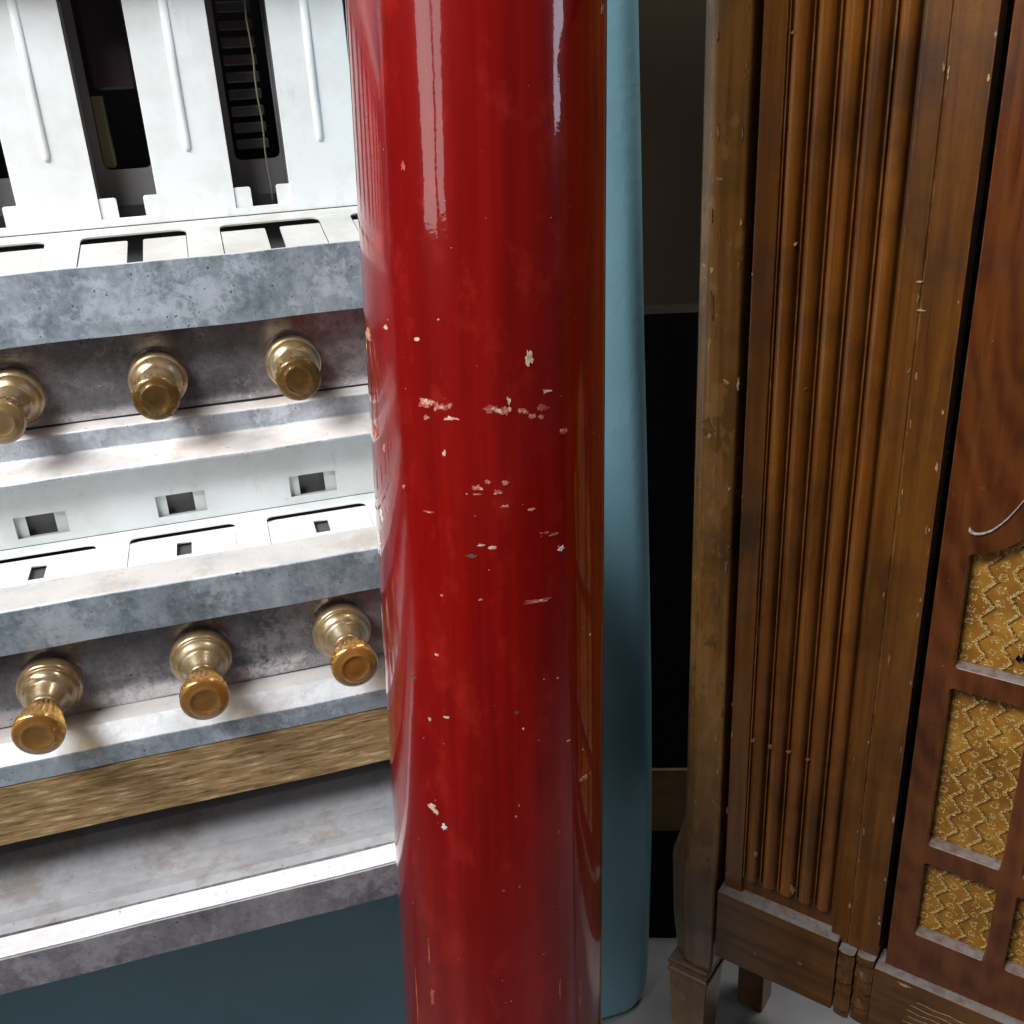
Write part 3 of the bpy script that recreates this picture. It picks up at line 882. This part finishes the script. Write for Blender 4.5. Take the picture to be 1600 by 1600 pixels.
# ------------------------------------------------------------------ red lacquered post, leaning
EX, EY, EZ = Vector((0.999429, -0.004669, -0.033468)), Vector((0, 0.99041, -0.13816)), Vector((0.033792, 0.138081, 0.989844))
PM = Matrix(((EX.x, EY.x, EZ.x, -0.03814), (EX.y, EY.y, EZ.y, 0.39377), (EX.z, EY.z, EZ.z, 0.0), (0, 0, 0, 1)))
POST = thing('red_post', 'glossy red lacquered round wooden post with chipped paint, in front of the knobs', 'post', PM)
PR = 0.061
rings = []
hz = [0.010, 0.012, 0.02] + [0.03 + 0.01 * k for k in range(127)] + [1.305, 1.309, 1.31]
for i, z in enumerate(hz):
    e = {0: 0.004, 1: 0.0015, len(hz) - 2: 0.0012, len(hz) - 1: 0.004}.get(i, 0.0)
    rings.append([((PR - e) * math.cos(t), (PR - e) * math.sin(t), z) for t in [2 * math.pi * k / 128 for k in range(128)]])
shaft = loft('shaft', rings, RED, POST)
POST_CHIPS = [
    (-2.4332,0.8868,0.0053,0.0024,0), (-2.1003,0.8823,0.00322,0.00235,0), (-1.2336,0.8728,0.00472,0.00791,0),
    (-1.0804,0.8572,0.00625,0.0021,0), (-2.045,0.8528,0.00766,0.00515,1), (-1.9411,0.8519,0.00849,0.00512,1),
    (-1.8521,0.8521,0.00375,0.003,1), (-2.0507,0.8458,0.00351,0.00306,1), (-1.8405,0.8461,0.00781,0.00272,0),
    (-1.5186,0.8503,0.00769,0.00478,2), (-1.4213,0.8495,0.00659,0.00419,1), (-1.3953,0.8536,0.0018,0.00537,0),
    (-1.2762,0.8489,0.00501,0.00361,1), (-1.2144,0.8459,0.00387,0.00302,1), (-1.1334,0.8451,0.00304,0.00243,1),
    (-1.1102,0.8498,0.00684,0.00363,2), (-0.9249,0.8368,0.00482,0.00311,1), (-1.9088,0.8292,0.0026,0.00371,0),
    (-1.6476,0.8132,0.00606,0.00344,1), (-1.6591,0.81,0.00426,0.00125,1), (-1.5721,0.8159,0.00361,0.00218,1),
    (-1.4334,0.8152,0.00427,0.0028,1), (-1.485,0.8107,0.00546,0.00282,1), (-2.3117,0.8105,0.00278,0.00261,1),
    (-1.4427,0.8034,0.0046,0.00189,1), (-1.2257,0.8009,0.00395,0.00191,1), (-2.0531,0.7998,0.0065,0.00097,2),
    (-1.1169,0.7881,0.00494,0.00162,1), (-1.0275,0.7865,0.00678,0.00163,1), (-0.9584,0.7784,0.00482,0.00331,3),
    (-1.6359,0.7846,0.00369,0.00161,0), (-1.5459,0.7832,0.0043,0.00194,0), (-1.7097,0.779,0.00625,0.00228,4),
    (-1.1871,0.7537,0.0131,0.00202,2), (-1.9802,0.7577,0.00211,0.00135,1), (-1.6539,0.7567,0.00251,0.00133,1),
    (-2.1454,0.6879,0.00248,0.00296,0), (-1.9796,0.6913,0.00402,0.00218,0), (-1.3847,0.6949,0.00264,0.00214,4),
    (-1.3271,0.6857,0.00135,0.00144,0), (-2.1687,0.6365,0.00652,0.00431,0), (-2.1362,0.6341,0.00422,0.00313,0),
    (-2.0497,0.6264,0.00356,0.00431,3), (-0.7008,0.6444,0.0083,0.00311,1), (-1.3787,0.6415,0.00136,0.00151,1),
    (-1.4084,0.6353,0.00135,0.00152,1), (-1.0007,0.7096,0.00161,0.00142,1), (-0.8857,0.6716,0.00321,0.00112,1),
    (-0.5877,0.7253,0.00209,0.00108,0), (-2.0515,0.7252,0.00301,0.00141,0), (-2.3127,0.7089,0.00491,0.00221,4),
    (-2.2853,0.5412,0.00155,0.02198,5), (-2.2721,0.5118,0.00309,0.01628,2), (-2.5126,0.5013,0.00224,0.04294,5),
    (-0.7419,0.5028,0.00239,0.03112,5), (-1.0058,0.5189,0.00132,0.01724,5), (-0.3757,1.0247,0.00531,0.00524,1),
    (-2.1564,0.9582,0.00251,0.00534,2), (-2.7917,0.8817,0.01141,0.00829,6), (-2.71,0.8341,0.00837,0.00671,2),
    (-2.7012,0.7909,0.00416,0.00924,3), (-2.8177,0.7738,0.00878,0.01519,3), (-2.5653,0.8272,0.00353,0.00396,1),
    (-2.4982,0.567,0.00282,0.00177,4), (-1.3874,0.5928,0.00139,0.00277,2), (-1.529,0.591,0.00204,0.00159,2),
    (-1.0065,0.6198,0.00126,0.00234,2),
]


def post_flake(th, z, w, h, mat, lift=0.00022):
    pts = flake_points(w * 1.15, h * 1.15, 7 if max(w, h) < 0.002 else 17, 0.68)
    out = [((PR + lift) * math.cos(th + a / PR), (PR + lift) * math.sin(th + a / PR), z + b_) for a, b_ in pts]
    inn = [((PR - 0.0006) * math.cos(th + a * 1.12 / PR), (PR - 0.0006) * math.sin(th + a * 1.12 / PR), z + b_ * 1.12) for a, b_ in pts]
    bm = bmesh.new()
    o_ = [bm.verts.new(p) for p in out]
    i_ = [bm.verts.new(p) for p in inn]
    bm.faces.new(o_)
    n = len(pts)
    for k in range(n):
        bm.faces.new((i_[k], i_[(k + 1) % n], o_[(k + 1) % n], o_[k]))
    return link('paint_chip', bm_done(bm, 'paint_chip'), mat, shaft)


for th, z, w, h, k in POST_CHIPS:
    if k in (1, 2) and w > 0.0045:       # a scuff is a faint smear with small flecks in it
        for j in range(3):
            post_flake(th + rnd.uniform(-0.3, 0.3) * w / PR, z + rnd.uniform(-0.2, 0.2) * h, 0.7 * w, 0.6 * h, CHIP[2], 0.00012 + 0.00003 * j)
        for j in range(max(4, int(w / 0.0009))):
            post_flake(th + rnd.uniform(-0.45, 0.45) * w / PR, z + rnd.uniform(-0.35, 0.35) * h, rnd.uniform(0.18, 0.42) * w,
                       rnd.uniform(0.25, 0.6) * h, CHIP[k if rnd.random() < 0.75 else 0])
    else:
        post_flake(th, z, w, h, CHIP[k])
for k in range(46):
    th = rnd.uniform(-2.6, -0.5)
    post_flake(th, rnd.uniform(0.50, 1.02), rnd.uniform(0.0005, 0.0016), rnd.uniform(0.0004, 0.0012), CHIP[rnd.choice((1, 1, 2, 4))])

# ------------------------------------------------------------------ radio console
CM = Matrix.Translation((0.14518, 0.69760, 0)) @ Matrix.Rotation(R(-36.1), 4, 'Z')
RC = thing('radio_cabinet', 'old walnut radio cabinet with reeded panels and gold brocade speaker windows', 'cabinet', CM)
CU = 0.30                                   # middle of the front


def mir(x, s):
    return x if s > 0 else 2 * CU - x


for s in (1, -1):
    # corner post running down into the leg
    sec = [(0.0218, -0.030), (0.0218, -0.0010), (0.0206, 0.0006), (0.0070, 0.0012), (-0.0015, 0.0006), (-0.0050, -0.0012), (-0.0072, -0.0045), (-0.0130, -0.0085),
           (-0.0168, -0.0150), (-0.0178, -0.030)]
    lv = [(1.06, 0, 0, 0), (0.80, 0, 0, 0), (0.60, 0.0004, 0, 0), (0.42, 0.0006, 0, 0), (0.375, 0.0012, 0.0005, 0), (0.357, 0.0040, 0.0015, 0), (0.345, 0.0075, 0.0026, 0),
          (0.335, 0.0100, 0.0032, 0), (0.328, 0.0112, 0.0036, 0), (0.318, 0.0112, 0.0036, 0), (0.262, 0.0098, 0.0030, 0), (0.240, 0.0085, 0.0020, 0.0006), (0.2200, 0.0072, 0.0008, 0.0022), (0.2120, 0.0062, -0.0004, 0.0040)]
    rings = []
    for z, gl, gd, gr in lv:
        ring = []
        for x, d in sec:
            k = max(0.0, min(1.0, (0.0222 - x) / 0.040))
            ring.append((mir(x - gl * k - gr * (1 - k), s), -(d + gd * (1 if d > -0.02 else 0)), z))
        rings.append(ring)
    post = loft('corner_post', rings, POSTW, RC, False)
    bv = post.modifiers.new('soft', 'BEVEL')
    bv.width, bv.segments, bv.limit_method, bv.angle_limit = 0.0012, 2, 'ANGLE', R(20)

    def sq_ring(x0, x1, d0, d1, z):
        return [(mir(x0, s), -d1, z), (mir(x1, s), -d1, z), (mir(x1, s), -d0, z), (mir(x0, s), -d0, z)]
    lg = loft('leg', [sq_ring(-0.0225, 0.0160, -0.034, 0.0035, 0.2118), sq_ring(-0.0235, 0.0172, -0.034, 0.0046, 0.2085), sq_ring(-0.0235, 0.0172, -0.034, 0.0046, 0.2062),
                      sq_ring(-0.0218, 0.0152, -0.034, 0.0026, 0.2048), sq_ring(-0.0218, 0.0152, -0.034, 0.0026, 0.2020),
                      sq_ring(-0.0240, 0.0176, -0.034, 0.0050, 0.2002), sq_ring(-0.0240, 0.0176, -0.034, 0.0050, 0.1972),
                      sq_ring(-0.0222, 0.0160, -0.034, 0.0032, 0.1950), sq_ring(-0.0205, 0.0140, -0.032, 0.0020, 0.14),
                      sq_ring(-0.0160, 0.0080, -0.026, -0.0020, 0.03), sq_ring(-0.0160, 0.0080, -0.026, -0.0020, 0.0)], POSTW, RC, False)
    bv = lg.modifiers.new('soft', 'BEVEL')
    bv.width, bv.segments, bv.limit_method, bv.angle_limit = 0.0010, 2, 'ANGLE', R(20)

    # reeded panel
    pan = prism_z('reeded_panel', [(mir(x, s), d) for x, d in ((0.0266, -0.0030), (0.0274, -0.0020), (0.0425, -0.0020), (0.0432, -0.0062), (0.1222, -0.0062), (0.1222, -0.020), (0.0266, -0.020))],
                  0.322, 1.06, WALNUT, RC, 0.0006)
    edges = [0.0440, 0.0590, 0.0746, 0.0904, 0.1060, 0.1214]
    for a, b_ in zip(edges, edges[1:]):
        prof = [(a + 0.0002, -0.0066), (a + 0.0003, -0.0008), (a + 0.0006, 0.0002), (a + 0.0013, 0.0002), (a + 0.0017, -0.0030), (a + 0.0019, -0.0048)]
        x0, x1 = a + 0.0019, b_ - 0.0020
        for k in range(1, 14):
            t = math.pi * k / 14
            prof.append(((x0 + x1) / 2 - (x1 - x0) / 2 * math.cos(t), -0.0048 + 0.0072 * math.sin(t) ** 0.8))
        prof += [(x1, -0.0056), (x1 + 0.0002, -0.0066)]
        o = prism_z('reed', [(mir(x, s), d) for x, d in prof], 0.3430, 1.058, REEDW, pan)
        for p in o.data.polygons:
            p.use_smooth = abs(p.normal.z) < 0.5
        o.data.set_sharp_from_angle(angle=R(35))
    # flat stile beside the reeds, with its fine quirk line
    prism_z('stile', [(mir(x, s), d) for x, d in ((0.1230, -0.018), (0.1230, 0.0), (0.1362, 0.0), (0.1366, -0.0012), (0.1374, -0.0012), (0.1378, 0.0004), (0.1612, 0.0004), (0.1612, -0.018))],
            0.3175, 1.06, WALNUT, RC, 0.0004)
    # bottom rail below the reeds, and the carved block at its end
    xa, xb = sorted((mir(0.0248, s), mir(0.1312, s)))
    box('bottom_rail', xa, xb, -0.0080, 0.018, 0.2465, 0.3230, RAILW, RC, 0.0010)
    for x0, x1, d in ((0.1316, 0.1452, 0.0085), (0.1458, 0.1606, 0.0072)):
        prof = [(0.0085, 0.3165), (0.0085, 0.2500), (0.0055, 0.2420), (-0.016, 0.2420), (-0.016, 0.3165)]
        bm = bmesh.new()
        n = 14
        rg = []
        for k in range(n + 1):
            z = 0.3165 - (0.3165 - 0.2430) * k / n
            dd = d + 0.0012 * math.sin(k * 2.1 + x0 * 300) + 0.0007 * math.sin(k * 5.3)
            rg.append([bm.verts.new((mir(x0, s), 0.016, z)), bm.verts.new((mir(x0 + 0.0008, s), -dd + 0.002, z)),
                       bm.verts.new((mir(x0 + 0.0045, s), -dd - 0.0009 * math.sin(k * 1.3), z)), bm.verts.new((mir((x0 + x1) / 2, s), -dd + 0.0012 * math.sin(k * 2.9), z)),
                       bm.verts.new((mir(x1 - 0.0035, s), -dd, z)), bm.verts.new((mir(x1, s), -dd + 0.0016, z)), bm.verts.new((mir(x1, s), 0.016, z))])
        for a, c in zip(rg, rg[1:]):
            for i in range(7):
                bm.faces.new((a[i], a[(i + 1) % 7], c[(i + 1) % 7], c[i]))
        bm.faces.new(rg[0])
        bm.faces.new(rg[-1])
        link('carved_block', bm_done(bm, 'carved_block'), RAILW, RC)

# recess behind the joints, sides, back, top, inside
box('carcass', -0.0150, 2 * CU + 0.0150, 0.0305, 0.19, 0.262, 1.058, BLACK, RC)  # black here paints the shade in the gaps between the front parts
box('cabinet_top', -0.030, 2 * CU + 0.030, -0.014, 0.20, 1.0605, 1.085, WALNUT, RC, 0.004)
for xx in (-0.0150, 2 * CU + 0.0150 - 0.030):
    box('leg', xx, xx + 0.030, 0.155, 0.185, 0.0, 0.2615, WALNUT, RC, 0.002)

# door with its grille windows
D0, D1 = 0.1672, 2 * CU - 0.1672


def arch(x0, x1, zb, zt0, zt1, bow, n=8):
    pts = [(x0, zb), (x1, zb)]
    top = []
    for k in range(n + 1):
        t = k / n
        top.append((x1 + (x0 - x1) * t, zt1 + (zt0 - zt1) * t - bow * 4 * t * (1 - t)))
    return pts, top


holes = []
cloths = []
b0, t0 = arch(0.1856, 0.2365, 0.6010, 0.6872, 0.7350, 0.0085)
t0 = [(0.2365, 0.7290), (0.2290, 0.7195), (0.2225, 0.7115), (0.2152, 0.7040), (0.2103, 0.6997), (0.2060, 0.6960), (0.2018, 0.6931), (0.1975, 0.6905), (0.1928, 0.6884), (0.1852, 0.6868)]
big = arc_corner(t0[-1], b0[0], b0[1], 0.0030) + arc_corner(b0[0], b0[1], t0[0], 0.0030) + t0[:-1] + arc_corner(t0[-2], t0[-1], b0[0], 0.0034)
holes.append(big)
holes.append([(2 * CU - x, z) for x, z in big][::-1])
for z0, z1 in ((0.4445, 0.5835), (0.3550, 0.4268)):
    w = rounded([(0.1853, z0), (0.2365, z0), (0.2365, z1), (0.1853, z1)], 0.0030)
    holes.append(w)
    holes.append([(2 * CU - x, z) for x, z in w][::-1])
    holes.append(rounded([(0.2500, z0), (2 * CU - 0.2500, z0), (2 * CU - 0.2500, z1), (0.2500, z1)], 0.0030))
ctop = [(0.35 - 0.10 * k / 12, 0.752 + 0.05 * math.sin(math.pi * k / 12)) for k in range(13)]
holes.append([(0.25, 0.6010), (0.35, 0.6010)] + ctop)
door = upright('grille_door', [(D0, 0.3125), (D1, 0.3125), (D1, 1.056), (D0, 1.056)], holes, 0.0115, -0.0015, DOORW, RC, 0.0007)

# brocade behind the windows, sagging a little; the upper one is torn
tear = [(0.2205, 0.6115), (0.2222, 0.6160), (0.2243, 0.6138), (0.2255, 0.6196), (0.2280, 0.6150), (0.2310, 0.6172), (0.2335, 0.6128),
        (0.2305, 0.6098), (0.2275, 0.6108), (0.2240, 0.6090)]
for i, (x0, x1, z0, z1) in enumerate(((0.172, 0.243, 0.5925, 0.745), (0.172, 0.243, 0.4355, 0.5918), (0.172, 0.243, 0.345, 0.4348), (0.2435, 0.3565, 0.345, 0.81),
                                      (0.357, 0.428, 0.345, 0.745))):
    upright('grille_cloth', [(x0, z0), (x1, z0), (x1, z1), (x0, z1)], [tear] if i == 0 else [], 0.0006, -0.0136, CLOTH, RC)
box('speaker_cavity', 0.172, 0.428, 0.0186, 0.0200, 0.345, 0.81, BLACK, RC)
for k in range(16):                          # frayed threads along the tear
    x = rnd.uniform(0.2210, 0.2330)
    zt = rnd.choice((0.6105, 0.6150))
    a = Vector((x, 0.0134, zt + rnd.uniform(-0.001, 0.001)))
    e = a + Vector((rnd.uniform(-0.002, 0.002), -0.0012, rnd.uniform(-0.003, 0.003)))
    rings = [[(p.x + r_ * math.cos(t), p.y, p.z + r_ * math.sin(t)) for t in (0, 2.1, 4.2)] for p, r_ in ((a, 0.00025), (e, 0.0001))]
    loft('loose_thread', rings, CCHIP[0], RC)

# pale tube painting the highlight of a carved groove beside the upper window
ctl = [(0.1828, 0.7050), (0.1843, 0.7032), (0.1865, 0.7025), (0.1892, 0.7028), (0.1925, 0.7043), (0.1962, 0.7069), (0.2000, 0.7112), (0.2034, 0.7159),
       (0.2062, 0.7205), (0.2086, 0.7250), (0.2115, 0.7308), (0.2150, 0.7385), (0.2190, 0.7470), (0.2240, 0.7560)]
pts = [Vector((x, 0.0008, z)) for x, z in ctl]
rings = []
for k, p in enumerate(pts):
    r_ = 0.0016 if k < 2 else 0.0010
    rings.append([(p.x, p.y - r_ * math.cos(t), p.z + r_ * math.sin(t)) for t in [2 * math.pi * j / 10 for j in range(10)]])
loft('groove_glint', rings, GLINT, RC)

# rail under the door with its gouged lines
dr = box('door_rail', 0.1612, 2 * CU - 0.1612, -0.0070, 0.018, 0.2420, 0.3118, RAILW, RC, 0.0012)
for k, (x0, x1, z) in enumerate(((0.196, 0.262, 0.2945), (0.192, 0.268, 0.2885), (0.190, 0.262, 0.2825), (0.191, 0.270, 0.2765), (0.188, 0.268, 0.2700), (0.195, 0.262, 0.2640))):
    n = 24
    rings = []
    for j in range(n + 1):
        t = j / n
        wdt = 0.0011 * math.sin(math.pi * min(1, 0.05 + t * 0.95)) ** 0.4 * rnd.uniform(0.6, 1.1)
        x = x0 + (x1 - x0) * t
        zz = z + 0.0006 * math.sin(j * 0.9 + k)
        rings.append([(x, -0.0068, zz - wdt), (x, -0.00755, zz + wdt * 0.2), (x, -0.0068, zz + wdt)])
    loft('gouge_line', rings, GROOVE, dr, False)

CAB_CHIPS = [
    (-0.0085,0.8601,0.00472,0.00344,0,0.004), (-0.0,0.8585,0.00373,0.00514,0,0.004),
    (0.057,0.8789,0.00211,0.00321,0,-0.002), (0.0012,0.9471,0.00265,0.01154,1,0.004),
    (0.0035,0.9178,0.00716,0.00318,1,0.004), (0.013,0.7817,0.00573,0.00416,0,0.004),
    (0.0226,0.7818,0.00188,0.00919,0,0.003), (0.0012,0.7398,0.00299,0.00586,0,0.004),
    (0.0477,1.0022,0.00356,0.00209,1,-0.002), (0.1351,0.8606,0.00372,0.00153,0,0.0005),
    (0.1385,0.8433,0.00524,0.00156,0,0.0005), (0.0476,0.4879,0.00426,0.0043,1,-0.002),
    (0.0616,0.4877,0.00417,0.00365,1,-0.002), (0.0768,0.4887,0.00407,0.00361,1,-0.002),
    (0.0923,0.488,0.00348,0.00358,1,-0.002), (0.1265,0.4998,0.00234,0.0023,1,0.0005),
    (0.0087,0.4851,0.0045,0.00441,1,0.004), (0.0053,0.6517,0.00935,0.0214,2,0.004),
    (0.0088,0.6085,0.01057,0.03347,2,0.004), (0.0079,0.568,0.01189,0.01512,2,0.004),
    (0.0005,0.7456,0.01094,0.01749,2,0.004), (0.0083,0.3485,0.0096,0.00429,3,0.006),
    (0.0455,0.5868,0.00102,0.02236,3,-0.004), (0.1581,0.7805,0.00188,0.00414,0,0.0005),
    (0.1571,0.6991,0.00159,0.0091,1,0.0005), (0.1437,0.5949,0.00172,0.01031,1,0.0005),
    (0.0549,0.3748,0.00334,0.0068,3,-0.002), (0.0881,0.3529,0.00535,0.00952,1,-0.002),
    (0.0703,0.7845,0.00175,0.00177,1,-0.002), (0.0518,0.5943,0.00702,0.00442,1,-0.004),
    (0.0007,0.8338,0.00473,0.02201,2,0.004), (0.102,0.2827,0.00431,0.00429,1,0.008),
    (0.0624,0.2708,0.00344,0.00296,1,0.008), (0.0124,0.2866,0.00613,0.0226,1,0.006),
    (0.1851,0.323,0.01111,0.00392,0,0.008),
]
for k in range(70):                          # rubbed and nicked arrises
    u, d = rnd.choice(((-0.0012, 0.004), (0.0190, 0.004), (0.0190, 0.004), (0.0040, 0.004), (0.1352, 0.0005), (0.1392, 0.0005), (0.1598, 0.0005), (0.1598, 0.0005), (0.0275, -0.004)))
    CAB_CHIPS.append((u + rnd.uniform(-0.0012, 0.0008), rnd.uniform(0.35, 1.03), rnd.uniform(0.0008, 0.0022), rnd.uniform(0.002, 0.010),
                      rnd.choice((0, 1, 1, 1, 3)), d))
for u, z, w, h, k, d in CAB_CHIPS:
    if d == 0.008 and u > 0.18:              # splinter broken out of the door rail just under its top edge
        z, d = 0.3075, 0.0070
    if d == 0.004:
        d = 0.0011 if u > -0.0025 else (-0.0006 if u > -0.006 else -0.0055)
        if z < 0.33:
            d += 0.0036
    elif d == 0.006:
        d = 0.0042 - (0.36 - z) * 0.006
    elif d == -0.002:
        d = 0.0021
    elif d == -0.004:
        d = -0.0018
    pts = flake_points(w * 1.15, h * 1.15, 19 if h > 0.006 else 11, 0.7)
    bm = bmesh.new()
    o_ = [bm.verts.new((u + a, -d - 0.0002, z + b_)) for a, b_ in pts]
    i_ = [bm.verts.new((u + a * 1.15, -d + 0.0016, z + b_ * 1.15)) for a, b_ in pts]
    bm.faces.new(o_)
    n = len(pts)
    for q in range(n):
        bm.faces.new((i_[q], i_[(q + 1) % n], o_[(q + 1) % n], o_[q]))
    link('wood_chip', bm_done(bm, 'wood_chip'), CCHIP[k], RC)

# ------------------------------------------------------------------ dark cabinet in the gap
DM = Matrix.Translation((0.150, 0.925, 0)) @ Matrix.Rotation(R(-4), 4, 'Z')
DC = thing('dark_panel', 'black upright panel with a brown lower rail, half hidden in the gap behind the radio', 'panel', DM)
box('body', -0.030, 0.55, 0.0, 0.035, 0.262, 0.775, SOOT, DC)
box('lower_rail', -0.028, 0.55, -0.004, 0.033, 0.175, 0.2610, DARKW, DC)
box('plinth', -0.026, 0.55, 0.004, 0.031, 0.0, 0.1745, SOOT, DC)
